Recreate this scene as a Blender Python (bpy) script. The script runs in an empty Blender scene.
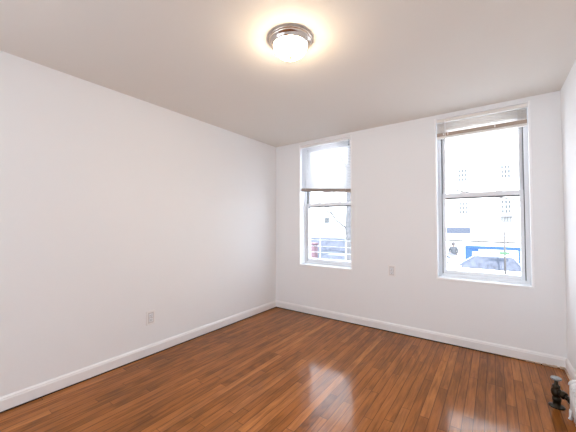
import bpy, bmesh, math, random
from mathutils import Vector, Matrix
PI = math.pi
random.seed(7)
S = bpy.context.scene
C = S.collection

# ------------------------------------------------------------------ camera, sky, sun, exposure
CAMX, CAMD, CAMZ, YAW, PIT, ROLL, FPX = 2.7666, 3.5226, 1.2923, 0.6236, 0.0270, -0.0007, 285.34
fw = Vector((-math.sin(YAW)*math.cos(PIT), math.cos(YAW)*math.cos(PIT), math.sin(PIT)))
rt = fw.cross(Vector((0, 0, 1))).normalized(); up = rt.cross(fw)
r2 = rt*math.cos(ROLL) + up*math.sin(ROLL); u2 = up*math.cos(ROLL) - rt*math.sin(ROLL)
cd = bpy.data.cameras.new('camera'); co = bpy.data.objects.new('camera', cd); C.objects.link(co)
co.matrix_world = Matrix(((r2.x, u2.x, -fw.x, CAMX), (r2.y, u2.y, -fw.y, -CAMD), (r2.z, u2.z, -fw.z, CAMZ), (0, 0, 0, 1)))
cd.sensor_fit = 'HORIZONTAL'; cd.sensor_width = 36.0; cd.lens = 36.0*FPX/576.0
cd.clip_start = 0.02; cd.clip_end = 500
S.camera = co

w = bpy.data.worlds.new('sky'); S.world = w; w.use_nodes = True
bg = w.node_tree.nodes['Background']
bg.inputs['Color'].default_value = (0.73, 0.86, 1.0, 1); bg.inputs['Strength'].default_value = 4.6

sun = bpy.data.lights.new('sun', 'SUN'); sun.energy = 14.0; sun.angle = math.radians(1.0); sun.color = (1.0, 0.98, 0.96)
so = bpy.data.objects.new('sun', sun); C.objects.link(so)
so.rotation_euler = Vector((-0.4, 1.0, -1.9)).to_track_quat('-Z', 'Y').to_euler()

W, H, FRONT = 3.28, 2.5, -6.0
WX = [(0.446, 1.256), (2.258, 3.058)]; WZ = (0.694, 2.451)
RX_ = [(0.10, 1.60)]; RZ_ = (0.55, 2.42); LY_ = (-5.75, -4.05)      # unseen rear and side windows, added behind the camera for more daylight
for i, (a, b) in enumerate(WX):            # light portals: they only tell the renderer where daylight enters
    l = bpy.data.lights.new('daylight_portal', 'AREA'); l.shape = 'RECTANGLE'; l.size = b-a; l.size_y = WZ[1]-WZ[0]
    l.cycles.is_portal = True
    o = bpy.data.objects.new('daylight_portal', l); C.objects.link(o)
    o.location = ((a+b)/2, 0.29, sum(WZ)/2); o.rotation_euler = (-PI/2, 0, 0)

for i, (a, b) in enumerate(RX_):
    l = bpy.data.lights.new('daylight_portal', 'AREA'); l.shape = 'RECTANGLE'; l.size = b-a; l.size_y = RZ_[1]-RZ_[0]
    l.cycles.is_portal = True
    o = bpy.data.objects.new('daylight_portal', l); C.objects.link(o)
    o.location = ((a+b)/2, FRONT-0.2, sum(RZ_)/2); o.rotation_euler = (PI/2, 0, 0)

l = bpy.data.lights.new('daylight_portal', 'AREA'); l.shape = 'RECTANGLE'; l.size = RZ_[1]-RZ_[0]; l.size_y = LY_[1]-LY_[0]
l.cycles.is_portal = True
o = bpy.data.objects.new('daylight_portal', l); C.objects.link(o)
o.location = (-0.25, sum(LY_)/2, sum(RZ_)/2); o.rotation_euler = (0, -PI/2, 0)

S.view_settings.view_transform = 'Standard'; S.view_settings.look = 'None'
S.view_settings.gamma = 1.0; S.view_settings.use_curve_mapping = False
S.view_settings.exposure = 0.42
LAMP = 62.0
S.cycles.max_bounces = 14; S.cycles.diffuse_bounces = 8; S.cycles.glossy_bounces = 5
S.cycles.transparent_max_bounces = 16; S.cycles.transmission_bounces = 8
S.cycles.sample_clamp_indirect = 8.0
S.cycles.use_denoising = True

# ------------------------------------------------------------------ materials
def mat(name, col, rough=0.6, metal=0.0, bump=0.0, bscale=60.0, var=0.0, vscale=3.0, spec=0.5, emit=None, estr=0.0, trans=0.0):
    m = bpy.data.materials.new(name); m.use_nodes = True
    nt = m.node_tree; b = nt.nodes['Principled BSDF']
    b.inputs['Base Color'].default_value = (*col, 1); b.inputs['Roughness'].default_value = rough
    b.inputs['Metallic'].default_value = metal; b.inputs['Specular IOR Level'].default_value = spec
    tc = nt.nodes.new('ShaderNodeTexCoord')
    if var > 0:
        n = nt.nodes.new('ShaderNodeTexNoise'); n.inputs['Scale'].default_value = vscale; n.inputs['Detail'].default_value = 4
        nt.links.new(tc.outputs['Object'], n.inputs['Vector'])
        r = nt.nodes.new('ShaderNodeValToRGB')
        r.color_ramp.elements[0].position = .3; r.color_ramp.elements[1].position = .7
        r.color_ramp.elements[0].color = (*[c*(1-var) for c in col], 1); r.color_ramp.elements[1].color = (*[min(1, c*(1+var)) for c in col], 1)
        nt.links.new(n.outputs['Fac'], r.inputs['Fac']); nt.links.new(r.outputs['Color'], b.inputs['Base Color'])
    if bump > 0:
        n2 = nt.nodes.new('ShaderNodeTexNoise'); n2.inputs['Scale'].default_value = bscale; n2.inputs['Detail'].default_value = 3
        nt.links.new(tc.outputs['Object'], n2.inputs['Vector'])
        bp = nt.nodes.new('ShaderNodeBump'); bp.inputs['Strength'].default_value = bump; bp.inputs['Distance'].default_value = 0.01
        nt.links.new(n2.outputs['Fac'], bp.inputs['Height']); nt.links.new(bp.outputs['Normal'], b.inputs['Normal'])
    if emit:
        b.inputs['Emission Color'].default_value = (*emit, 1); b.inputs['Emission Strength'].default_value = estr
    return m

def mat_glass(name, tint=(1, 1, 1), gl=0.08):
    m = bpy.data.materials.new(name); m.use_nodes = True; nt = m.node_tree
    for n in list(nt.nodes):
        if n.type != 'OUTPUT_MATERIAL': nt.nodes.remove(n)
    out = [n for n in nt.nodes if n.type == 'OUTPUT_MATERIAL'][0]
    t = nt.nodes.new('ShaderNodeBsdfTransparent'); t.inputs['Color'].default_value = (*tint, 1)
    g = nt.nodes.new('ShaderNodeBsdfGlossy'); g.inputs['Roughness'].default_value = 0.02
    f = nt.nodes.new('ShaderNodeFresnel'); f.inputs['IOR'].default_value = 1.45
    mx = nt.nodes.new('ShaderNodeMixShader')
    ge = nt.nodes.new('ShaderNodeNewGeometry'); sb = nt.nodes.new('ShaderNodeMath'); sb.operation = 'SUBTRACT'; sb.inputs[0].default_value = 1.0
    ml = nt.nodes.new('ShaderNodeMath'); ml.operation = 'MULTIPLY'
    nt.links.new(ge.outputs['Backfacing'], sb.inputs[1]); nt.links.new(f.outputs[0], ml.inputs[0]); nt.links.new(sb.outputs[0], ml.inputs[1])
    nt.links.new(ml.outputs[0], mx.inputs[0]); nt.links.new(t.outputs[0], mx.inputs[1]); nt.links.new(g.outputs[0], mx.inputs[2])
    nt.links.new(mx.outputs[0], out.inputs['Surface'])
    return m

def mat_slat(name, col, tr):
    m = bpy.data.materials.new(name); m.use_nodes = True; nt = m.node_tree
    b = nt.nodes['Principled BSDF']; b.inputs['Base Color'].default_value = (*col, 1); b.inputs['Roughness'].default_value = .45
    t = nt.nodes.new('ShaderNodeBsdfTranslucent'); t.inputs['Color'].default_value = (*col, 1)
    mx = nt.nodes.new('ShaderNodeMixShader'); mx.inputs[0].default_value = tr
    out = [n for n in nt.nodes if n.type == 'OUTPUT_MATERIAL'][0]
    nt.links.new(b.outputs[0], mx.inputs[1]); nt.links.new(t.outputs[0], mx.inputs[2]); nt.links.new(mx.outputs[0], out.inputs['Surface'])
    return m

def mat_floor():
    m = bpy.data.materials.new('oak_strip_floor'); m.use_nodes = True; nt = m.node_tree; L = nt.links
    b = nt.nodes['Principled BSDF']
    def N(t, **k):
        n = nt.nodes.new(t)
        for a, v in k.items(): setattr(n, a, v)
        return n
    def M(op, a, c=None, d=None):
        n = N('ShaderNodeMath', operation=op)
        for i, v in enumerate((a, c, d)):
            if v is None: continue
            if isinstance(v, (int, float)): n.inputs[i].default_value = v
            else: L.new(v, n.inputs[i])
        return n.outputs[0]
    tc = N('ShaderNodeTexCoord'); sp = N('ShaderNodeSeparateXYZ'); L.new(tc.outputs['Object'], sp.inputs[0])
    x, y = sp.outputs[0], sp.outputs[1]
    PW = 0.060
    xs = M('DIVIDE', x, PW); row = M('FLOOR', xs); fx = M('FRACT', xs)
    wr = N('ShaderNodeTexWhiteNoise', noise_dimensions='1D'); L.new(row, wr.inputs['W'])
    wr2 = N('ShaderNodeTexWhiteNoise', noise_dimensions='1D'); L.new(M('ADD', row, 57.3), wr2.inputs['W'])
    ln = M('MULTIPLY_ADD', wr2.outputs['Value'], 0.9, 0.75)
    ys = M('DIVIDE', M('ADD', M('MULTIPLY_ADD', wr.outputs['Value'], 3.0, 20.0), y), ln)
    # uneven board ends: warp the length coordinate
    ysw = M('ADD', ys, M('MULTIPLY', M('SINE', M('MULTIPLY', ys, 2.1)), 0.28))
    seg = M('FLOOR', ysw); fy = M('FRACT', ysw)
    cb = N('ShaderNodeCombineXYZ'); L.new(row, cb.inputs[0]); L.new(seg, cb.inputs[1])
    wn = N('ShaderNodeTexWhiteNoise', noise_dimensions='3D'); L.new(cb.outputs[0], wn.inputs['Vector'])
    rnd = wn.outputs['Value']
    ramp = N('ShaderNodeValToRGB'); cr = ramp.color_ramp
    cols = [(0.0, (0.235, 0.076, 0.014)), (0.2, (0.285, 0.095, 0.018)), (0.6, (0.325, 0.110, 0.022)), (0.85, (0.36, 0.125, 0.026)), (1.0, (0.42, 0.152, 0.036))]
    cr.elements[0].position = cols[0][0]; cr.elements[0].color = (*cols[0][1], 1)
    cr.elements[1].position = 1; cr.elements[1].color = (*cols[-1][1], 1)
    for p, c in cols[1:-1]:
        e = cr.elements.new(p); e.color = (*c, 1)
    L.new(rnd, ramp.inputs['Fac'])
    # grain
    gv = N('ShaderNodeCombineXYZ'); L.new(M('MULTIPLY', x, 55.0), gv.inputs[0]); L.new(M('MULTIPLY', y, 3.2), gv.inputs[1]); L.new(M('MULTIPLY', rnd, 40.0), gv.inputs[2])
    gn = N('ShaderNodeTexNoise'); gn.inputs['Scale'].default_value = 1.0; gn.inputs['Detail'].default_value = 6; gn.inputs['Roughness'].default_value = .65; gn.inputs['Distortion'].default_value = .8
    L.new(gv.outputs[0], gn.inputs['Vector'])
    wv = N('ShaderNodeCombineXYZ'); L.new(M('MULTIPLY', x, 16.0), wv.inputs[0]); L.new(M('MULTIPLY', y, 2.0), wv.inputs[1]); L.new(M('MULTIPLY', rnd, 91.0), wv.inputs[2])
    wt = N('ShaderNodeTexWave', wave_type='RINGS'); wt.inputs['Scale'].default_value = 1.4; wt.inputs['Distortion'].default_value = 6; wt.inputs['Detail'].default_value = 3; wt.inputs['Detail Scale'].default_value = 1.2
    L.new(wv.outputs[0], wt.inputs['Vector'])
    gfac = M('ADD', M('MULTIPLY', gn.outputs['Fac'], 0.75), M('MULTIPLY', wt.outputs['Fac'], 0.16))
    gmr = N('ShaderNodeMapRange'); gmr.inputs['From Min'].default_value = .28; gmr.inputs['From Max'].default_value = .66
    gmr.inputs['To Min'].default_value = 0.58; gmr.inputs['To Max'].default_value = 1.27; L.new(gfac, gmr.inputs['Value'])
    # wear patches
    pn = N('ShaderNodeTexNoise'); pn.inputs['Scale'].default_value = 1.3; pn.inputs['Detail'].default_value = 3; L.new(tc.outputs['Object'], pn.inputs['Vector'])
    pm = N('ShaderNodeMapRange'); pm.inputs['From Min'].default_value = .3; pm.inputs['From Max'].default_value = .7; pm.inputs['To Min'].default_value = .86; pm.inputs['To Max'].default_value = 1.12; L.new(pn.outputs['Fac'], pm.inputs['Value'])
    # seams
    ex = M('MINIMUM', fx, M('SUBTRACT', 1.0, fx)); ey = M('MULTIPLY', M('MINIMUM', fy, M('SUBTRACT', 1.0, fy)), 18.0)
    ed = M('MINIMUM', ex, ey)
    sm = N('ShaderNodeMapRange'); sm.inputs['From Min'].default_value = 0.0; sm.inputs['From Max'].default_value = .055; sm.inputs['To Min'].default_value = .22; sm.inputs['To Max'].default_value = 1.0
    L.new(ed, sm.inputs['Value'])
    mul = M('MULTIPLY', M('MULTIPLY', gmr.outputs[0], pm.outputs[0]), sm.outputs[0])
    vm = N('ShaderNodeVectorMath', operation='SCALE'); L.new(ramp.outputs['Color'], vm.inputs[0]); L.new(mul, vm.inputs['Scale'])
    L.new(vm.outputs[0], b.inputs['Base Color'])
    rn = N('ShaderNodeMapRange'); rn.inputs['To Min'].default_value = .26; rn.inputs['To Max'].default_value = .36; L.new(gn.outputs['Fac'], rn.inputs['Value'])
    L.new(rn.outputs[0], b.inputs['Roughness']); b.inputs['Specular IOR Level'].default_value = .02
    b.inputs['Coat IOR'].default_value = 1.45; b.inputs['Coat Weight'].default_value = .58; b.inputs['Coat Roughness'].default_value = .12
    # bump: seams, grain and slight cupping per board
    hs = M('ADD', M('MULTIPLY', sm.outputs[0], 0.5), M('ADD', M('MULTIPLY', gn.outputs['Fac'], .30), M('MULTIPLY', M('MULTIPLY', ex, rnd), .5)))
    bp = N('ShaderNodeBump'); bp.inputs['Strength'].default_value = .32; bp.inputs['Distance'].default_value = .0016
    L.new(hs, bp.inputs['Height']); L.new(bp.outputs['Normal'], b.inputs['Normal'])
    bc = N('ShaderNodeBump'); bc.inputs['Strength'].default_value = .22; bc.inputs['Distance'].default_value = .0012
    L.new(hs, bc.inputs['Height']); L.new(bc.outputs['Normal'], b.inputs['Coat Normal'])
    return m

M_WALL = mat('wall_paint', (0.893, 0.898, 0.907), .85, bump=.03, bscale=45, spec=.1)
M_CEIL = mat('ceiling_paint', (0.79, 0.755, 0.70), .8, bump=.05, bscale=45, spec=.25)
M_TRIM = mat('trim_paint', (0.90, 0.89, 0.89), .4, bump=.04, bscale=25)
M_BEAD = mat('bead_paint', (0.97, 0.97, 0.97), .3)
M_VINYL = mat('white_vinyl', (0.85, 0.87, 0.90), .35)
M_TRACK = mat('dark_track', (0.17, 0.17, 0.18), .5)
M_CAULK = mat('old_caulk', (0.62, 0.46, 0.34), .7, var=.25, vscale=9)
M_FLOOR = mat_floor()
M_GAP_SHADE = mat('floor_gap_shade', (0.03, 0.016, 0.01), .8)
M_GLASS = mat_glass('pane_glass')
M_SLATW = mat_slat('white_slat', (0.93, 0.93, 0.94), .55)
M_SLATC = mat_slat('cream_slat', (0.92, 0.88, 0.83), .12)
M_RAILT = mat('taupe_rail', (0.36, 0.30, 0.27), .5)
M_RAILB = mat('tan_rail', (0.46, 0.36, 0.29), .5)
M_PLATE = mat('outlet_plastic', (0.90, 0.88, 0.87), .35)
M_SLOT = mat('slot_dark', (0.22, 0.19, 0.19), .6)
M_NICKEL = mat('brushed_nickel', (0.62, 0.56, 0.52), .22, metal=1.0, bump=.03, bscale=120)
M_DOME = mat('lit_alabaster_glass', (0.9, 0.86, 0.8), .3, emit=(1.0, 0.80, 0.56), estr=LAMP)
M_RAD = mat('radiator_paint', (0.72, 0.71, 0.70), .4, var=.1, vscale=20, bump=.1, bscale=60)
M_BRONZE = mat('old_bronze', (0.035, 0.027, 0.018), .35, metal=.8, var=.4, vscale=35)
M_WHEEL = mat('grey_handwheel', (0.30, 0.31, 0.31), .45, metal=.5, var=.2, vscale=40)

# ------------------------------------------------------------------ mesh helpers
def box(bm, x0, x1, y0, y1, z0, z1, bev=0.0, seg=2, mi=0):
    t = bmesh.new(); bmesh.ops.create_cube(t, size=1)
    for v in t.verts:
        v.co = Vector(((x0+x1)/2+v.co.x*(x1-x0), (y0+y1)/2+v.co.y*(y1-y0), (z0+z1)/2+v.co.z*(z1-z0)))
    if bev > 0: bmesh.ops.bevel(t, geom=list(t.edges), offset=bev, segments=seg, affect='EDGES', profile=.5)
    for f in t.faces: f.material_index = mi
    join(bm, t); t.free()
def join(bm, t, mtx=None):
    vs = [bm.verts.new((mtx @ v.co) if mtx else v.co) for v in t.verts]
    t.verts.index_update()
    for f in t.faces:
        try:
            nf = bm.faces.new([vs[v.index] for v in f.verts]); nf.material_index = f.material_index; nf.smooth = f.smooth
        except ValueError: pass
def tube(bm, pts, rad, n=10, cap=True, mi=0):
    pts = [Vector(p) for p in pts]; rs = rad if isinstance(rad, (list, tuple)) else [rad]*len(pts)
    rings = []; prev = None
    for i, p in enumerate(pts):
        d = (pts[min(i+1, len(pts)-1)] - pts[max(i-1, 0)]).normalized()
        a = prev if prev is not None and abs(prev.dot(d)) < .95 else (Vector((0, 0, 1)) if abs(d.z) < .9 else Vector((1, 0, 0)))
        s = d.cross(a).normalized(); t = s.cross(d).normalized(); prev = t
        rings.append([bm.verts.new(p + rs[i]*(math.cos(2*PI*k/n)*s + math.sin(2*PI*k/n)*t)) for k in range(n)])
    for i in range(len(rings)-1):
        for k in range(n):
            f = bm.faces.new((rings[i][k], rings[i][(k+1) % n], rings[i+1][(k+1) % n], rings[i+1][k])); f.smooth = True; f.material_index = mi
    if cap:
        f = bm.faces.new(rings[0][::-1]); f.material_index = mi
        f = bm.faces.new(rings[-1]); f.material_index = mi
def lathe(bm, prof, n=48, o=(0, 0, 0), smooth=True, mtx=None, mi=0):
    o = Vector(o); rings = []
    T = (lambda v: (mtx @ v) + o) if mtx else (lambda v: v + o)
    for r, z in prof:
        if r < 1e-6: rings.append([bm.verts.new(T(Vector((0, 0, z))))])
        else: rings.append([bm.verts.new(T(Vector((r*math.cos(2*PI*k/n), r*math.sin(2*PI*k/n), z)))) for k in range(n)])
    for a, b in zip(rings, rings[1:]):
        for k in range(n):
            k2 = (k+1) % n
            vs = [a[k % len(a)], a[k2 % len(a)], b[k2 % len(b)], b[k % len(b)]]
            u = []
            for v in vs:
                if v not in u: u.append(v)
            if len(u) > 2:
                f = bm.faces.new(u); f.smooth = smooth; f.material_index = mi
def prism(bm, poly, x0, x1, ax='x', bev=0, mi=0):
    """extrude a 2D polygon (a,b) along an axis"""
    t = bmesh.new()
    def P(a, b, c): return (c, a, b) if ax == 'x' else ((a, c, b) if ax == 'y' else (a, b, c))
    A = [t.verts.new(P(a, b, x0)) for a, b in poly]; B = [t.verts.new(P(a, b, x1)) for a, b in poly]
    t.faces.new(A); t.faces.new(B[::-1])
    for i in range(len(poly)):
        j = (i+1) % len(poly); t.faces.new((A[i], A[j], B[j], B[i]))
    bmesh.ops.recalc_face_normals(t, faces=t.faces)
    if bev: bmesh.ops.bevel(t, geom=list(t.edges), offset=bev, segments=2, affect='EDGES', profile=.5)
    for f in t.faces: f.material_index = mi
    join(bm, t); t.free()
def obj(name, bm, m, parent=None, kind=None, norm=True, smooth_angle=False):
    if norm: bmesh.ops.recalc_face_normals(bm, faces=bm.faces)
    me = bpy.data.meshes.new(name); bm.to_mesh(me); bm.free()
    for k in (m if isinstance(m, (list, tuple)) else [m]): me.materials.append(k)
    o = bpy.data.objects.new(name, me); C.objects.link(o)
    if parent is not None: o.parent = parent
    if kind: o['kind'] = kind
    return o
def tag(o, label, cat, group=None):
    o['label'] = label; o['category'] = cat
    if group: o['group'] = group
    return o
def empty(name, loc=(0, 0, 0), rz=0, label=None, cat=None, group=None, kind=None):
    o = bpy.data.objects.new(name, None); C.objects.link(o); o.location = loc; o.rotation_euler = (0, 0, rz)
    if label: tag(o, label, cat, group)
    if kind: o['kind'] = kind
    return o
def BM(): return bmesh.new()
def copy_tree(o, parent=None):
    c = o.copy(); C.objects.link(c)
    if parent is not None: c.parent = parent
    for ch in list(o.children): copy_tree(ch, c)
    return c

# ------------------------------------------------------------------ room shell
TH = 0.32
def holed_wall(name, x0, x1, z0, z1, yf, yb, holes, m):
    bm = BM()
    xs = sorted({x0, x1, *[h[0] for h in holes], *[h[1] for h in holes]}); zs = sorted({z0, z1, *[h[2] for h in holes], *[h[3] for h in holes]})
    ins = lambda a, b: any(h[0] < a < h[1] and h[2] < b < h[3] for h in holes)
    V = {}
    def v(x, y, z):
        k = (round(x, 5), round(y, 5), round(z, 5))
        if k not in V: V[k] = bm.verts.new(k)
        return V[k]
    for a, b in zip(xs, xs[1:]):
        for c, d in zip(zs, zs[1:]):
            if ins((a+b)/2, (c+d)/2):
                for q in (((a, c), (b, c)), ((b, c), (b, d)), ((b, d), (a, d)), ((a, d), (a, c))):
                    (p0, p1) = q; bm.faces.new((v(p0[0], yf, p0[1]), v(p1[0], yf, p1[1]), v(p1[0], yb, p1[1]), v(p0[0], yb, p0[1])))
                continue
            for y in (yf, yb): bm.faces.new((v(a, y, c), v(b, y, c), v(b, y, d), v(a, y, d)))
            if a == x0: bm.faces.new((v(a, yf, c), v(a, yb, c), v(a, yb, d), v(a, yf, d)))
            if b == x1: bm.faces.new((v(b, yf, c), v(b, yb, c), v(b, yb, d), v(b, yf, d)))
            if c == z0: bm.faces.new((v(a, yf, c), v(b, yf, c), v(b, yb, c), v(a, yb, c)))
            if d == z1: bm.faces.new((v(a, yf, d), v(b, yf, d), v(b, yb, d), v(a, yb, d)))
    return obj(name, bm, m, kind='structure')
holed_wall('wall_back', -TH, W+TH, -.2, H+.3, 0, TH, [(a, b, *WZ) for a, b in WX], M_WALL)
lw = holed_wall('wall_left', FRONT, 0, -.2, H+.3, 0, -TH, [(*LY_, *RZ_)], M_WALL)
for q in lw.data.vertices: q.co = (q.co.y, q.co.x, q.co.z)
lw.data.flip_normals()
b = BM(); box(b, W, W+TH, FRONT, 0, -.2, H+.3); obj('wall_right', b, M_WALL, kind='structure')
holed_wall('wall_front', -TH, W+TH, -.2, H+.3, FRONT, FRONT-.20, [(a, b, *RZ_) for a, b in RX_], M_WALL)
b = BM(); box(b, 0, W, FRONT, 0, -.2, 0); obj('floor', b, M_FLOOR, kind='structure')
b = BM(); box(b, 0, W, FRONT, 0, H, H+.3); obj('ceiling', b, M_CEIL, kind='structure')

def base_profile(t=.014, h=.103):
    return [(0, .009), (t, .009), (t, h-.024), (t-.003, h-.018), (t-.004, h-.010), (t-.009, h-.003), (t-.010, h), (0, h)]
def baseboard(name, ax, side, a, c):
    bm = BM(); pr = base_profile()
    if ax == 'y': prism(bm, [(side[0]+side[1]*p, z) for p, z in pr], a, c, ax='y')
    else: prism(bm, [(side[0]+side[1]*p, z) for p, z in pr], a, c, ax='x')
    return obj(name, bm, M_TRIM, kind='structure')
baseboard('baseboard_left', 'y', (0, 1), FRONT, 0)
baseboard('baseboard_right', 'y', (W, -1), FRONT, 0)
baseboard('baseboard_back', 'x', (0, -1), 0, W)
baseboard('baseboard_front', 'x', (FRONT, 1), 0, W)
# dark strips painted as the shade in the gap under the baseboards, and the crumbling caulk by the right corner
b = BM(); box(b, .001, .018, FRONT, -.001, 0, .0075); obj('gap_shade_1', b, M_GAP_SHADE, kind='structure')
b = BM(); box(b, .001, W-.001, -.019, -.001, 0, .0075); obj('gap_shade_2', b, M_GAP_SHADE, kind='structure')
b = BM()
for i in range(26):
    x = W-.62+i*.0235+random.uniform(-.006, .006)
    r = random.uniform(.4, 1.0) * (0.3 + .7*i/26)
    box(b, x, min(W-.015, x+random.uniform(.02, .04)), -.0145-.010*r, -.0135, 0.001, .006+.016*r, .003)
for i in range(12):
    y = -.02-i*.04
    box(b, W-.026, W-.0135, y-.04, y, .001, .010+.012*random.random(), .003)
obj('trim_3', b, M_CAULK, kind='structure')

# ------------------------------------------------------------------ windows
def make_window(n, a, c, zr, guard):
    z0, z1 = WZ
    root = empty('window_%d' % n, ((a+c)/2, 0, z0), kind='structure')
    off = Vector((-(a+c)/2, 0, -z0))
    def part(name, bm, m, par=None):
        bmesh.ops.translate(bm, verts=bm.verts, vec=off)
        return obj(name, bm, m, par or root)
    # painted corner bead around the recess
    bm = BM(); t = .011
    box(bm, a-t, a+.006, -.005, .012, z0-t, z1+t, .004); box(bm, c-.006, c+t, -.005, .012, z0-t, z1+t, .004)
    box(bm, a-t, c+t, -.005, .012, z0-t, z0+.006, .004); box(bm, a-t, c+t, -.004, .010, z1-.002, z1+t*.3, .0015)
    part('corner_bead', bm, M_BEAD)
    y0, F = (.137, .030) if guard else (.115, .036)
    # reveal lining of painted plaster
    bm = BM()
    box(bm, a, a+.003, .008, y0, z0, z1); box(bm, c-.003, c, .008, y0, z0, z1); box(bm, a, c, .008, y0, z1-.003, z1)
    box(bm, a, c, .004, y0, z0, z0+.004, .001)
    part('reveal_lining', bm, M_VINYL)
    # main frame
    bm = BM()
    box(bm, a, a+F, y0, y0+.085, z0, z1, .003); box(bm, c-F, c, y0, y0+.085, z0, z1, .003)
    box(bm, a+F, c-F, y0, y0+.085, z1-F, z1, .003); box(bm, a+F, c-F, y0, y0+.085, z0, z0+F, .003)
    box(bm, a+F-.004, a+F+.004, y0+.040, y0+.046, z0+F, z1-F); box(bm, c-F-.004, c-F+.004, y0+.040, y0+.046, z0+F, z1-F)
    part('window_frame', bm, M_VINYL)
    bm = BM()
    for x in (a+F, c-F-.007): box(bm, x, x+.007, y0+.020, y0+.084, z0+F+.001, z1-F-.001)
    part('sash_track', bm, M_TRACK)
    g = .008; s = .027 if guard else .031
    xa, xb = a+F+g, c-F-g
    # lower sash, inner track
    ly0, ly1 = y0+.008, y0+.038; lz0, lz1 = z0+F, zr+.030
    bm = BM()
    box(bm, xa, xa+s, ly0, ly1, lz0, lz1, .003); box(bm, xb-s, xb, ly0, ly1, lz0, lz1, .003)
    box(bm, xa+s, xb-s, ly0, ly1, lz0, lz0+.044, .003); box(bm, xa+s, xb-s, ly0, ly1, lz1-.048, lz1, .003)
    box(bm, xa+s, xb-s, ly0-.006, ly0, lz0+.012, lz0+.022, .002)
    ls = part('lower_sash', bm, M_VINYL)
    bm = BM(); box(bm, xa+s-.002, xb-s+.002, ly0+.010, ly0+.016, lz0+.042, lz1-.046); gl = part('glass', bm, M_GLASS, ls)
    bm = BM(); box(bm, xa+s, xb-s, ly0+.002, ly0+.010, lz1-.064, lz1-.048)
    part('dark_strip', bm, M_TRACK, ls)  # dark strip just below the sash's top rail
    bm = BM(); xm = (xa+xb)/2
    for q in (-.16, .16): box(bm, xm+q-.026, xm+q+.026, ly0+.002, ly1-.004, lz1, lz1+.012, .003)
    part('sash_lock', bm, M_VINYL, ls)
    # upper sash, outer track
    uy0, uy1 = y0+.048, y0+.078; uz0, uz1 = zr-.030, z1-F
    bm = BM()
    box(bm, xa, xa+s, uy0, uy1, uz0, uz1, .003); box(bm, xb-s, xb, uy0, uy1, uz0, uz1, .003)
    box(bm, xa+s, xb-s, uy0, uy1, uz0, uz0+.045, .003); box(bm, xa+s, xb-s, uy0, uy1, uz1-.04, uz1, .003)
    us = part('upper_sash', bm, M_VINYL)
    bm = BM(); box(bm, xa+s-.002, xb-s+.002, uy0+.010, uy0+.016, uz0+.043, uz1-.038); part('glass', bm, M_GLASS, us)
    return root
make_window(1, *WX[0], 1.565, True)
make_window(2, *WX[1], 1.598, False)

for k, (a, c) in enumerate([RX_[0], LY_]):            # unseen windows added behind the camera to brighten the room, simple casements
    t = empty('window_%d' % (k+3), ((a+c)/2, FRONT-.14, RZ_[0]) if k == 0 else (-.16, (a+c)/2, RZ_[0]), 0 if k == 0 else PI/2, kind='structure'); hw = (c-a)/2; hh = RZ_[1]-RZ_[0]; f = .05
    bm = BM(); box(bm, -hw, -hw+f, -.03, .03, 0, hh); box(bm, hw-f, hw, -.03, .03, 0, hh); box(bm, -hw+f, hw-f, -.03, .03, 0, f); box(bm, -hw+f, hw-f, -.03, .03, hh-f, hh); box(bm, -hw+f, hw-f, -.02, .03, hh/2-.02, hh/2+.02)
    fr = obj('window_frame', bm, M_VINYL, t)
    bm = BM(); box(bm, -hw+f*.9, hw-f*.9, -.003, .003, f*.9, hh-f*.9); obj('glass', bm, M_GLASS, fr)

b = BM(); box(b, -TH, W+TH, FRONT-1.35, FRONT-.21, H+.02, H+.14); obj('added_eave', b, M_TRIM, kind='structure')     # unseen eave, added over the rear window to keep direct sun out

# window guard outside the left window
a, c = WX[0]
t = empty('window_guard', ((a+c)/2, .250, WZ[0]), label='white metal guard of horizontal bars outside the left window with the lowered blind', cat='window guard')
hw = (c-a)/2
for k in range(4):
    bm = BM(); z = .075+.093*k; tube(bm, [(-hw+.02, 0, z), (hw-.02, 0, z)], .0045, 8); obj('bar', bm, M_BEAD, t)
for x in (-hw+.012, -.204, .21, hw-.012):
    bm = BM(); box(bm, x-.006, x+.006, -.009, .009, 0.0 if abs(x) > .34 else .03, .37, .002); obj('upright', bm, M_BEAD, t)

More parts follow.
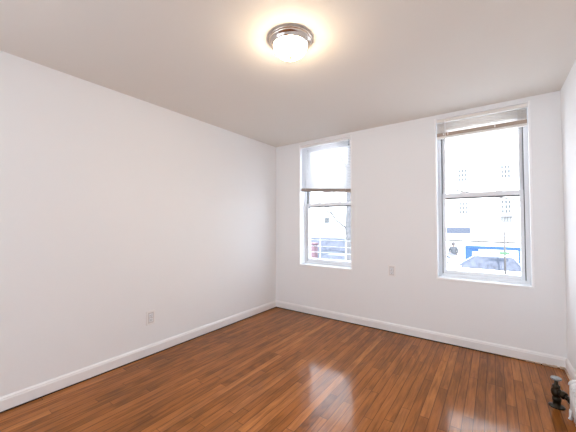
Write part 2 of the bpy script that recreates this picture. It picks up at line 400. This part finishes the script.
# ------------------------------------------------------------------ blinds
def make_blind(a, c, drop, tilt_drop, stacked, label, group, m_slat, m_rail):
    z1 = WZ[1]-.004; xm = (a+c)/2; hw = (c-a)/2-.010
    t = empty('mini_blind', (xm, .032, z1), label=label, cat='blind', group=group)
    bm = BM(); box(bm, -hw, hw, -.018, .018, -.030, 0, .002); obj('headrail', bm, M_SLATC if stacked else M_PLATE, t)
    for s in (-1, 1):
        bm = BM(); box(bm, s*hw-.008, s*hw+.008, -.021, .021, -.034, .002, .002); obj('end_bracket', bm, M_PLATE, t)
    top = -.036; bot = -drop
    if stacked: n = 8; pitch = (abs(bot)-abs(top))/n
    else: n = 32; pitch = (abs(bot)-abs(top))/n
    bm = BM()
    ang = math.radians(3 if stacked else 55)
    for i in range(n):
        z = top - pitch*(i+.5); sk = tilt_drop*(i/n)
        prev = []
        for j in range(5):
            u = (j/4-.5)*.025; crown = .0016*(1-(2*j/4-1)**2)
            y = u*math.cos(ang) - crown*math.sin(ang)*0; zz = z - u*math.sin(ang)*(-1) + crown
            wob = random.uniform(-.0012, .0012) if stacked else 0
            prev.append((bm.verts.new((-hw+.004, y, zz+sk/2+wob)), bm.verts.new((hw-.004, y, zz-sk/2+wob))))
        for p, q in zip(prev, prev[1:]):
            f = bm.faces.new((p[0], p[1], q[1], q[0])); f.smooth = True
    sl = obj('slats', bm, m_slat, t, norm=False)
    md = sl.modifiers.new('thickness', 'SOLIDIFY'); md.thickness = .0006 if not stacked else .0090
    bm = BM(); ry = .022 if stacked else .014; rh = .036 if stacked else .046
    box(bm, -hw+.003, hw-.003, -ry, ry, bot-rh, bot, .003)
    for v in bm.verts: v.co.z -= tilt_drop*(v.co.x/(2*hw))
    rail = obj('bottom_rail', bm, m_rail, t)
    for x in (-hw*.80, hw*.80):
        bm = BM(); tube(bm, [(x, -.0145, top), (x, -.0145, bot-.5*rh-tilt_drop*x/(2*hw))], .0012, 6); tube(bm, [(x, .0145, top), (x, .0145, bot-.5*rh-tilt_drop*x/(2*hw))], .0012, 6)
        obj('ladder_cord', bm, M_BEAD, t)
    return t, hw
t, hw = make_blind(*WX[0], .662, .062, False, 'white mini blind lowered a third over the left window, its bottom rail hanging slightly crooked', 'mini blinds in the window recesses', M_SLATW, M_RAILT)
bm = BM(); tube(bm, [(hw-.02, -.03, -.03), (hw-.02, -.032, -.10)], .003, 8); box(bm, hw-.027, hw-.013, -.038, -.024, -.115, -.095, .002); obj('cord_tassel', bm, M_WHEEL, t)
t, hw = make_blind(*WX[1], .155, 0.0, True, 'cream mini blind pulled up into a thick stack at the top of the right window', 'mini blinds in the window recesses', M_SLATC, M_RAILB)
bm = BM(); box(bm, -hw+.003, hw-.003, -.021, .023, -.213, -.191, .003); obj('rail_cap', bm, M_SLATC, t)
bm = BM(); tube(bm, [(-hw+.085, -.026, -.02), (-hw+.086, -.028, -.40), (-hw+.086, -.028, -.69)], .0035, 8); obj('tilt_wand', bm, M_BEAD, t)
for x in (-hw+.07, -hw+.11, hw*.35):
    bm = BM(); box(bm, x-.006, x+.006, -.0245, -.0215, -.183, -.160, .001); obj('rail_clip', bm, M_PLATE, t)

# ------------------------------------------------------------------ outlets
def outlet(loc, rz, label):
    t = empty('wall_outlet', loc, rz, label, 'outlet', 'duplex wall outlets')       # local -y faces the room
    bm = BM(); box(bm, -.044, .044, -.0065, 0, -.068, .068, .003); obj('cover_plate', bm, M_PLATE, t)
    for s in (-1, 1):
        bm = BM(); box(bm, -.019, .019, -.0095, -.0055, s*.0215-.0165, s*.0215+.0165, .0045)
        r = obj('receptacle', bm, M_VINYL, t)
        bm = BM(); z = s*.0215
        box(bm, -.0095, -.0060, -.0100, -.0093, z-.002, z+.009); box(bm, .0060, .0095, -.0100, -.0093, z-.002, z+.009); box(bm, -.0035, .0035, -.0100, -.0093, z-.011, z-.005)
        obj('slot', bm, M_SLOT, r)
    bm = BM(); box(bm, -.028, .028, -.0072, -.006, -.052, .052, .001); obj('surround', bm, mat('outlet_inset', (.70, .67, .66), .5), t)
    bm = BM(); lathe(bm, [(0, .0012), (.003, .001), (.0035, 0)], 12, mtx=Matrix.Rotation(PI/2, 3, 'X'), o=(0, -.0095, 0)); obj('screw', bm, M_WHEEL, t)
    return t
outlet((0.0, -2.005, .366), -PI/2+PI, 'white duplex wall outlet low on the bare left wall')
outlet((1.769, 0, .726), 0, 'white duplex wall outlet on the back wall between the two windows')

# ------------------------------------------------------------------ ceiling lamp
t = empty('ceiling_light', (1.705, -2.02, H), label='round flush ceiling light with nickel rim and glowing glass dome', cat='ceiling light')
bm = BM(); lathe(bm, [(0, 0), (.150, 0), (.157, -.004), (.158, -.010), (.156, -.015), (.150, -.017)], 64); obj('canopy', bm, M_NICKEL, t)
bm = BM(); lathe(bm, [(.150, -.014), (.152, -.020), (.149, -.026), (.141, -.030), (.136, -.036), (.132, -.046), (.127, -.052), (.121, -.053), (.118, -.050)], 64); obj('rim', bm, M_NICKEL, t)
bm = BM()
pf = []
for i in range(17):
    q = i/16*PI/2; pf.append((.119*math.cos(q)**.9, -.050-.080*math.sin(q)))
pf[-1] = (0, -.130)
lathe(bm, pf, 64); obj('glass_dome', bm, M_DOME, t)
bm = BM(); lathe(bm, [(0, -.127), (.011, -.128), (.013, -.132), (.008, -.136), (.009, -.142), (.005, -.150), (0, -.152)], 20); obj('finial', bm, mat('aged_brass', (.10, .075, .05), .45, metal=.6), t)
t.scale = (.915, .915, .915)

# ------------------------------------------------------------------ radiator in the right corner
RX, RY = 3.205, -.875
t = empty('radiator', (RX, RY, 0), label='small white painted cast iron radiator by the right wall with a dark bronze valve', cat='radiator')
HT = .262
def section(last):
    bm = BM()
    for s in (-1, 1):
        tube(bm, [(s*.030, 0, .045), (s*.031, 0, HT*.5), (s*.030, 0, HT-.035)], [.017, .0155, .017], 12)
    # top and bottom hubs
    for z in (.066, HT-.034):
        R = Matrix.Rotation(PI/2, 3, 'X')
        lathe(bm, [(0, -.0265), (.020, -.0265), (.026, -.018), (.028, 0), (.026, .018), (.020, .0265), (0, .0265)], 20, o=(0, 0, z), mtx=R)
    # arched crown and web
    pts = [(.036*math.cos(PI*k/10)*1.05, 0, HT-.040+.030*math.sin(PI*k/10)) for k in range(11)]
    tube(bm, pts, .0165, 12)
    tube(bm, [(-.034, 0, .060), (0, 0, .052), (.034, 0, .060)], .016, 12)
    if last:
        for s in (-1, 1):
            tube(bm, [(s*.034, 0, .060), (s*.040, 0, .030), (s*.044, 0, .010), (s*.046, 0, 0)], [.017, .012, .009, .012], 10)
    return bm
NS = 9
for i in range(NS):
    s = obj('section', section(i in (0, NS-1)), M_RAD, t); s.location = (0, -.053*i, 0)
bm = BM(); lathe(bm, [(0, .010), (.011, .010), (.013, .004), (.013, 0)], 6, o=(0, .0275, HT-.034), mtx=Matrix.Rotation(-PI/2, 3, 'X'), smooth=False); obj('plug', bm, M_BRONZE, t)
# valve: stands in front of the end section
vx, vy = 3.110-RX, -.745-RY
v = empty('valve', (vx, vy, 0)); v.parent = t; v['label'] = 'dark bronze angle valve with a grey handwheel'
bm = BM()
lathe(bm, [(0, 0), (.046, 0), (.046, .003), (.036, .007), (.0215, .009), (.0215, .040), (.025, .042), (.025, .062), (.019, .066), (.024, .074), (.030, .088), (.031, .106), (.026, .122), (.019, .128), (.022, .132), (.022, .146), (.014, .150), (.011, .160), (.011, .176), (.006, .180), (.005, .196), (0, .196)], 24)
obj('valve_body', bm, M_BRONZE, v)
hz = .196
bm = BM(); lathe(bm, [(0, .004), (.006, .0045), (.010, .001), (.022, .0), (.026, .004), (.0275, .005), (.030, 0), (.029, -.006), (.026, -.008), (.020, -.006), (.010, -.007), (0, -.007)], 28, o=(0, 0, hz))
for k in range(8):
    q = 2*PI*k/8; box(bm, 0.028*math.cos(q)-.003, 0.028*math.cos(q)+.003, 0.028*math.sin(q)-.003, 0.028*math.sin(q)+.003, hz-.006, hz+.004, .001)
obj('handwheel', bm, M_WHEEL, v)
bm = BM()
e = Vector((-vx*.75, .028-vy, .095)); s0 = Vector((0, 0, .118)); d = (e-s0)
tube(bm, [s0+d*.1, s0+d*.25], .017, 14); tube(bm, [s0+d*.25, s0+d*.30, s0+d*.52, s0+d*.56], [.018, .026, .026, .018], 6); tube(bm, [s0+d*.5, s0+d*.7, e], .0155, 14)
tube(bm, [s0+d*.78, s0+d*.82, s0+d*.96, e], [.016, .021, .021, .017], 14)
obj('union', bm, M_BRONZE, v)

# ------------------------------------------------------------------ outside: street and building opposite
GZ = -2.05
M_ROAD = mat('asphalt', (.30, .30, .31), .8, var=.15, vscale=2, bump=.2, bscale=30)
M_WALK = mat('pavement', (.62, .61, .60), .8, var=.08, vscale=2)
M_FAC = mat('white_facade', (.80, .79, .77), .8, var=.04, vscale=1.2)
M_FAC2 = mat('pale_facade', (.78, .79, .80), .8, var=.04, vscale=.9)
M_WFRAME = mat('facade_window_frame', (.15, .15, .16), .6, spec=.2)
M_WPANE = mat('facade_window_glass', (.07, .075, .08), .6, spec=.1)
M_SILL = mat('stone_sill', (.06, .06, .06), .8)
M_GREY = mat('grey_sign', (.065, .075, .10), .7, spec=.1)
M_BLUE = mat('blue_sign', (.027, .062, .145), .7, spec=.1)
M_SIGNW = mat('sign_white', (.80, .80, .80), .5)
M_ORANGE = mat('sign_orange', (.20, .075, .045), .7, spec=.1)
M_CARW = mat('white_car_paint', (.75, .76, .78), .25)
M_CARG = mat('car_glass', (.075, .083, .11), .3, spec=.25, var=.35, vscale=4)  # mottled reflections painted in as colour variation
M_CARREFL = mat('car_glass_blue_reflection', (.055, .085, .15), .3, spec=.25)  # blue reflection on the windshield, put into its base colour
M_CARG2 = mat('car_glass_dark', (.065, .073, .10), .3, spec=.25, var=.3, vscale=3)  # uneven tone imitates reflections on the glass
M_TYRE = mat('tyre_rubber', (.03, .03, .03), .7)
M_BARK = mat('grey_bark', (.075, .075, .08), .9, var=.35, vscale=9, bump=.5, bscale=14)
M_POLE = mat('pole_wood', (.06, .055, .055), .8)
M_WIRE = mat('wire_black', (.03, .026, .024), .7)
M_COAT = mat('grey_coat', (.06, .065, .075), .8, spec=.1)
M_SKIN = mat('skin', (.16, .10, .08), .6)
M_JEAN = mat('grey_trousers', (.08, .085, .10), .8, spec=.1)
M_VAN = mat('blue_grey_van', (.075, .087, .11), .5, spec=.2)
M_BRICK = mat('red_brick', (.11, .065, .08), .8, var=.3, vscale=8)
M_GREEN = mat('green_sign', (.05, .11, .06), .7)

b = BM(); box(b, -90, 40, TH+.02, 22.5, GZ-.3, GZ); obj('road', b, M_ROAD, kind='structure')
b = BM(); box(b, -90, 40, 22.5, 26, GZ-.3, GZ+.12); obj('sidewalk', b, M_WALK, kind='structure')

def facade(name, x0, x1, zt, m, wins, label, extra=None):
    t = empty(name, ((x0+x1)/2, 26, GZ), label=label, cat='building'); ox = (x0+x1)/2
    bm = BM(); box(bm, x0-ox, x1-ox, 0, 7, 0, zt-GZ); obj('facade_wall', bm, m, t)
    bm = BM(); box(bm, x0-ox-.05, x1-ox+.05, -.25, .1, zt-GZ-.1, zt-GZ+.35, .03); obj('cornice', bm, m, t)
    for (xa, xb, za, zb, air) in wins:
        bm = BM(); xa -= ox; xb -= ox; za -= GZ; zb -= GZ; f = .05
        box(bm, xa, xa+f, -.05, 0, za, zb); box(bm, xb-f, xb, -.05, 0, za, zb); box(bm, xa+f, xb-f, -.05, 0, za, za+f); box(bm, xa+f, xb-f, -.05, 0, zb-f, zb)
        xq = xa+(xb-xa)/3; xr = xa+2*(xb-xa)/3
        for x in (xq, xr): box(bm, x-.03, x+.03, -.045, 0, za+f, zb-f)
        for q in (1/3, 2/3): box(bm, xa+f, xb-f, -.047, 0, za+(zb-za)*q-.035, za+(zb-za)*q+.035)
        w_ = obj('window', bm, m, t)
        bm = BM(); box(bm, xa+.02, xb-.02, -.03, .01, za+.02, zb-.02); obj('pane', bm, M_WPANE, w_)
        bm = BM(); box(bm, xa-.1, xb+.1, -.16, 0, za-.30, za-.18, .02); obj('sill', bm, M_WFRAME, w_)
        if air:
            bm = BM(); n = 7
            for i in range(n+1):
                x = xa+(xb-xa)*i/n; box(bm, x-.025, x+.025, -.36, -.30, za-.62, za-.22)
            box(bm, xa, xb, -.36, 0, za-.66, za-.60); box(bm, xa, xb, -.36, -.30, za-.24, za-.2)
            obj('planter_rail', bm, M_SILL, w_)
    return t
wins = []
for k, x in enumerate((-3.0, .28, 3.3, 6.6, 9.9)):
    for j, z in enumerate((2.10, 5.0)):
        wins.append((x, x+.70, z, z+1.15, j == 0 and k == 2))
bld = facade('apartment_building', -4.4, 22, 18.5, M_FAC, wins, 'white apartment building opposite the right window, small paned windows above a shop')
bm = BM(); box(bm, -.74-4.3, 1.17-4.3, -.30, 0, .42-GZ, .95-GZ, .02); 
o = obj('grey_sign_board', bm, M_GREY, None); o.name = 'shop_sign'; o.location = (4.3, 25.995, GZ); tag(o, 'long blue grey sign board low on the white building, seen through the right window', 'sign')
wins = []
for k, x in enumerate((-29, -26, -23, -19.5, -16.3, -13.15, -10.2, -7.4)):
    for j, z in enumerate((2.35, 5.2, 8.1)): wins.append((x, x+.6, z, z+.9, False))
wb = facade('apartment_building', -75, -4.56, 20.0, M_FAC2, wins, 'pale long building across the street, seen through the left window behind the branches')
bm = BM(); cx = (-75-4.45)/2; box(bm, -13.1-cx, -12.55-cx, -.12, 0, 1.35-GZ, 1.95-GZ); obj('vent_hatch', bm, M_WPANE, wb)
for x in (-11.9, -13.9, -10.6):
    bm = BM(); box(bm, x-cx, x+.3-cx, -.1, 0, .3-GZ, .75-GZ); obj('vent_hatch', bm, M_WFRAME, wb)

# shop front with a blue fascia
t = empty('shop', (2.6, 25.995, GZ+.12), label='blue framed shop front with a white panel of orange lettering behind the parked car', cat='shop')
z = lambda q: q-(GZ+.12)
bm = BM(); box(bm, -1.85, 1.9, -.45, 0, z(-.86), z(-.62), .02); obj('blue_fascia', bm, M_BLUE, t)
bm = BM(); box(bm, -1.85, -1.35, -.42, 0, 0, z(-.86), .02); box(bm, -1.35, -.9, -.40, 0, z(-1.10), z(-.86), .02); obj('blue_pier', bm, M_BLUE, t)
bm = BM(); box(bm, -1.35, 1.9, -.30, 0, 0, z(-.86)); obj('white_panel', bm, M_SIGNW, t)
random.seed(3)
x = -.75
while x < .9:
    bm = BM(); w_ = random.uniform(.07, .16); box(bm, x, x+w_, -.32, -.30, z(-1.28)+random.uniform(0, .05), z(-1.28)+random.uniform(.14, .24)); x += w_+random.uniform(.05, .12)
    obj('orange_mark', bm, M_ORANGE, t)
x = -.95
while x < 1.2:
    bm = BM(); w_ = random.uniform(.1, .25); box(bm, x, x+w_, -.32, -.30, z(-1.0), z(-1.0)+random.uniform(.03, .07)); x += w_+random.uniform(.15, .4)
    obj('grey_mark', bm, M_GREY, t)
bm = BM(); box(bm, 1.75, 1.86, -.46, -.30, 0, z(-.86)); obj('blue_pilaster', bm, M_BLUE, t)

# cars
def make_car(name, loc, rz, label, cat, L, belt, roof, prof, wid, paint, glassm, wsm, dark_cabin=False):
    """prof: greenhouse corners (x at belt front, x at roof front, x at roof back, x at belt back); local +x is the car's length"""
    t = empty(name, loc, rz, label, cat, 'parked vehicles on the street')
    hw = wid/2; l = L/2; xf, xrf, xrb, xb = prof
    bm = BM()
    side = [(-l, .30), (-l+.05, .22), (l-.05, .22), (l, .32), (l+.0, belt*.62), (l-.10, belt*.86), (max(xf, xb)+.02, belt), (min(xf, xb)-.02, belt), (-l+.12, belt*.88), (-l, belt*.62)]
    prism(bm, side, -hw, hw, ax='y', bev=.05); obj('body', bm, paint, t)
    # cabin loft with tumblehome
    bm = BM(); ti = .80
    lo = [bm.verts.new((x, y, belt-.02)) for x, y in ((xf, -hw*.94), (xb, -hw*.94), (xb, hw*.94), (xf, hw*.94))]
    hi = [bm.verts.new((x, y, roof)) for x, y in ((xrf, -hw*ti), (xrb, -hw*ti), (xrb, hw*ti), (xrf, hw*ti))]
    bm.faces.new(lo); bm.faces.new(hi)
    for i in range(4): bm.faces.new((lo[i], lo[(i+1) % 4], hi[(i+1) % 4], hi[i]))
    bmesh.ops.bevel(bm, geom=list(bm.edges), offset=.05, segments=2, affect='EDGES'); obj('cabin', bm, M_CARG2 if dark_cabin else paint, t)
    if dark_cabin:
        bm = BM(); box(bm, xrf+.08, xrb-.04, -hw*ti+.03, hw*ti-.03, roof-.02, roof+.034, .028); obj('roof_panel', bm, paint, t)
    def lerp(p, q, s): return Vector(p).lerp(Vector(q), s)
    def pane(nm, A, B, Cc, D, m, par=t):
        bm = BM(); n = (B-A).cross(D-A).normalized()
        P = [bm.verts.new(p+n*.012) for p in (A, B, Cc, D)]; Q = [bm.verts.new(p-n*.012) for p in (A, B, Cc, D)]
        bm.faces.new(P); bm.faces.new(Q)
        for i in range(4): bm.faces.new((P[i], P[(i+1) % 4], Q[(i+1) % 4], Q[i]))
        obj(nm, bm, m, par)
    for s in (-1, 1):
        A0, B0 = Vector((xf, s*hw*.94, belt)), Vector((xb, s*hw*.94, belt)); C0, D0 = Vector((xrb, s*hw*ti, roof)), Vector((xrf, s*hw*ti, roof))
        def P(u, v): return A0.lerp(B0, u).lerp(D0.lerp(C0, u), v)
        cuts = [.05, .38, .68, .95] if abs(xb-xf) > 2.4 else [.06, .5, .94]
        for a_, b_ in zip(cuts, cuts[1:]): pane('side_window', P(a_+.004, .04), P(b_-.004, .04), P(b_-.004, .96), P(a_+.004, .96), glassm)
    for nm, xl, xh in (('windshield', xf, xrf), ('rear_window', xb, xrb)):
        A0, B0 = Vector((xl, -hw*.94, belt)), Vector((xl, hw*.94, belt)); C0, D0 = Vector((xh, hw*ti, roof)), Vector((xh, -hw*ti, roof))
        def P(u, v): return A0.lerp(B0, u).lerp(D0.lerp(C0, u), v)
        pane(nm, P(.06, .06), P(.94, .06), P(.94, .92), P(.06, .92), wsm)
    sg = 1 if xf > xb else -1
    R = Matrix.Rotation(PI/2, 3, 'X')
    for x in (-l*.62, l*.62):
        for s in (-1, 1):
            bm = BM(); lathe(bm, [(0, -.09), (.20, -.09), (.30, -.11), (.33, -.07), (.33, .07), (.30, .11), (.20, .09), (0, .09)], 28, o=(x, s*(hw-.08), .33), mtx=R); wh = obj('wheel', bm, M_TYRE, t)
            bm = BM(); lathe(bm, [(0, .12), (.05, .12), (.16, .10), (.21, .105), (.21, -.105), (.16, -.10), (.05, -.12), (0, -.12)], 20, o=(x, s*(hw-.08), .33), mtx=R); obj('hubcap', bm, M_WFRAME, wh)
    for s in (-1, 1):
        bm = BM(); box(bm, sg*(l-.03)-.03, sg*(l-.03)+.03, s*hw*.72-.16, s*hw*.72+.16, belt*.62-.05, belt*.62+.10, .02); obj('headlight', bm, M_SIGNW, t)
        bm = BM(); box(bm, -sg*(l-.03)-.03, -sg*(l-.03)+.03, s*hw*.78-.12, s*hw*.78+.12, belt*.62-.05, belt*.62+.16, .02); obj('tail_light', bm, M_BRICK, t)
        bm = BM(); box(bm, xf*.86-.09, xf*.86+.09, s*(hw+.09)-.09, s*(hw+.09)+.09, belt+.0, belt+.14, .03); obj('side_mirror', bm, paint, t)
        for dx in (-.35, .55):
            bm = BM(); box(bm, dx-.09, dx+.09, s*(hw+.012)-.012, s*(hw+.012)+.012, belt-.14, belt-.11, .005); obj('door_handle', bm, M_WFRAME, t)
    return t
make_car('parked_car', (2.40, 16.2, GZ), 0, 'white wagon with a dark glass cabin parked in front of the blue shop', 'car', 5.0, .86, 1.56, (-1.42, -.45, 1.15, 1.68), 1.80, M_CARW, M_CARG, M_CARREFL, True)
make_car('parked_car', (-1.3, 20.3, GZ), 0, 'white car parked farther back beside the standing person, only its sloping rear in view', 'car', 4.4, .90, 1.46, (-1.5, -.6, .75, 1.95), 1.76, M_CARW, M_CARG, M_CARG)
make_car('parked_van', (-8.2, 17.2, GZ), 0, 'dark blue grey van parked opposite the left window behind the white guard bars', 'van', 4.9, 1.25, 2.22, (2.3, 1.7, -2.25, -2.35), 1.95, M_VAN, M_CARG, M_CARREFL)
make_car('parked_car', (-4.5, 12.6, GZ), 0, 'blue grey car parked nearer the tree, below the left window', 'car', 4.4, .92, 1.46, (1.1, .45, -1.1, -1.8), 1.76, M_VAN, M_CARG, M_CARG)
b = BM(); box(b, -.22, .22, -.22, .22, 0, 1.95, .02); box(b, -.27, .27, -.27, .27, 1.95, 2.05, .02); o = obj('brick_pillar', b, M_BRICK); o.location = (-7.15, 13.2, GZ)
tag(o, 'red brick pillar seen low at the left edge of the left window', 'pillar')

# tree
def branch(bm, pts, r0, r1, n=9):
    pts = [Vector(p) for p in pts]; k = len(pts)
    tube(bm, pts, [r0+(r1-r0)*i/(k-1) for i in range(k)], n)
t = empty('bare_tree', (-2.3, 8, GZ), label='bare grey tree with one long crooked branch outside the left window', cat='tree')
bm = BM(); branch(bm, [(0, 0, 0), (.01, 0, 1.2), (0, 0, 2.4), (-.01, 0, 3.4), (.03, 0, 4.6), (.08, 0, 6.0), (.05, .1, 8.0)], .155, .09, 14); obj('trunk', bm, M_BARK, t)
for pts, r0, r1 in [
    ([(-.05, 0, 3.12), (-.35, -.02, 3.32), (-.60, 0, 3.52), (-.82, .02, 3.80), (-1.15, .05, 3.93), (-1.55, .05, 4.02)], .05, .034),
    ([(-.70, 0, 3.63), (-.88, 0, 3.95), (-1.0, .02, 4.1)], .034, .028),
    ([(-.05, 0, 4.7), (-.5, 0, 4.9), (-.95, 0, 4.55), (-1.05, .02, 4.45)], .036, .028),
    ([(-.2, 0, 4.75), (-.55, .1, 5.3), (-1.2, .2, 5.9)], .036, .028),
    ([(.05, 0, 4.9), (.5, .1, 5.5), (.9, .2, 6.4)], .05, .01),
    ([(.05, 0, 5.6), (-.4, .1, 6.3), (-.9, .2, 7.4)], .05, .01),
    ([(.0, 0, 3.9), (.35, -.1, 4.6), (.5, -.1, 5.4)], .04, .01)]:
    bm = BM(); branch(bm, pts, r0, r1); obj('branch', bm, M_BARK, t)

# pole, wires
t = empty('utility_pole', (3.22, 14.75, GZ), label='thin utility pole with a crossarm and green street sign outside the right window', cat='pole')
bm = BM(); branch(bm, [(0, 0, 0), (0, 0, 2.93)], .05, .04, 12); obj('post', bm, M_POLE, t)
bm = BM(); box(bm, -.42, .42, -.04, .04, 2.68, 2.74, .01); obj('crossarm', bm, M_WFRAME, t)
bm = BM(); box(bm, -.22, .18, -.055, -.035, 1.76, 1.90, .005); obj('street_sign', bm, M_GREEN, t)
for i, (p0, p1, lb) in enumerate([((-6, 18.9, .27), (10, 18.9, .08), 'low dark wire crossing the right window above the parked cars'),
                                ((-2, 17, 4.2), (12, 19, 1.15), 'upper slack wire sloping across the right window below the meeting rail')]):
    p0, p1 = Vector(p0), Vector(p1); bm = BM()
    tube(bm, [p0.lerp(p1, k/16)-Vector((0, 0, .25*4*(k/16)*(1-k/16)*(1 if i else .2))) for k in range(17)], .060 if i == 0 else .045, 6)
    tag(obj('overhead_wire', bm, M_WIRE), lb, 'wire', 'overhead wires')

# person
def skin(name, verts, edges, radii, m, parent=None, loc=(0, 0, 0), rz=0):
    me = bpy.data.meshes.new(name); me.from_pydata(verts, edges, []); me.update()
    o = bpy.data.objects.new(name, me); C.objects.link(o); o.location = loc; o.rotation_euler = (0, 0, rz)
    if parent: o.parent = parent
    o.modifiers.new('skin', 'SKIN'); me.materials.append(m)
    for i, r in enumerate(radii): me.skin_vertices[0].data[i].radius = (r, r) if not isinstance(r, tuple) else r
    me.skin_vertices[0].data[0].use_root = True
    s = o.modifiers.new('sub', 'SUBSURF'); s.levels = 2; s.render_levels = 2
    return o
pr_ = empty('person', (.20, 22.2, GZ), label='person in a grey coat and trousers standing by the white cars across the street', cat='person')
pr_.scale = (1.12, 1.12, 1.06)
V = [(0, 0, .92), (0, 0, 1.12), (0, .01, 1.33), (0, .01, 1.47), (0, -.02, 1.56), (0, -.02, 1.66),
     (.10, 0, .86), (.12, -.03, .48), (.12, .02, .08), (.12, -.12, .04), (-.10, 0, .86), (-.12, .02, .48), (-.13, .05, .08), (-.13, -.09, .04),
     (.19, .01, 1.40), (.26, .02, 1.14), (.24, -.10, .92), (.24, -.13, .84), (-.19, .01, 1.40), (-.27, .02, 1.14), (-.20, -.16, 1.0), (-.14, -.22, 1.0)]
Eg = [(0, 1), (1, 2), (2, 3), (3, 4), (4, 5), (0, 6), (6, 7), (7, 8), (8, 9), (0, 10), (10, 11), (11, 12), (12, 13), (2, 14), (14, 15), (15, 16), (16, 17), (2, 18), (18, 19), (19, 20), (20, 21)]
R_ = [(.15, .11), (.14, .10), (.16, .11), .055, .085, .095, .085, .06, .045, .04, .085, .06, .045, .04, .06, .045, .035, .035, .06, .045, .035, .035]
skin('body', V, Eg, R_, M_SKIN, pr_)
V = [(0, 0, .95), (0, 0, 1.14), (0, .01, 1.33), (0, .01, 1.44), (0, 0, .78), (.19, .01, 1.40), (.26, .02, 1.14), (.24, -.09, .95), (-.19, .01, 1.40), (-.27, .02, 1.14), (-.205, -.15, 1.01)]
skin('coat', V, [(0, 1), (1, 2), (2, 3), (0, 4), (2, 5), (5, 6), (6, 7), (2, 8), (8, 9), (9, 10)], [(.21, .15), (.20, .14), (.215, .14), .10, (.20, .15), .08, .062, .055, .08, .062, .055], M_COAT, pr_)
V = [(0, 0, .90), (.10, 0, .84), (.12, -.03, .48), (.12, .02, .12), (-.10, 0, .84), (-.12, .02, .48), (-.13, .05, .12)]
skin('trousers', V, [(0, 1), (1, 2), (2, 3), (0, 4), (4, 5), (5, 6)], [(.16, .12), .10, .075, .065, .10, .075, .065], M_JEAN, pr_)
bm = BM(); bmesh.ops.create_uvsphere(bm, u_segments=20, v_segments=12, radius=.128)
for q in bm.verts: q.co = Vector((q.co.x, q.co.y+.02, q.co.z*1.35+1.66))
obj('hair', bm, mat('dark_hair', (.06, .055, .06), .7), pr_)
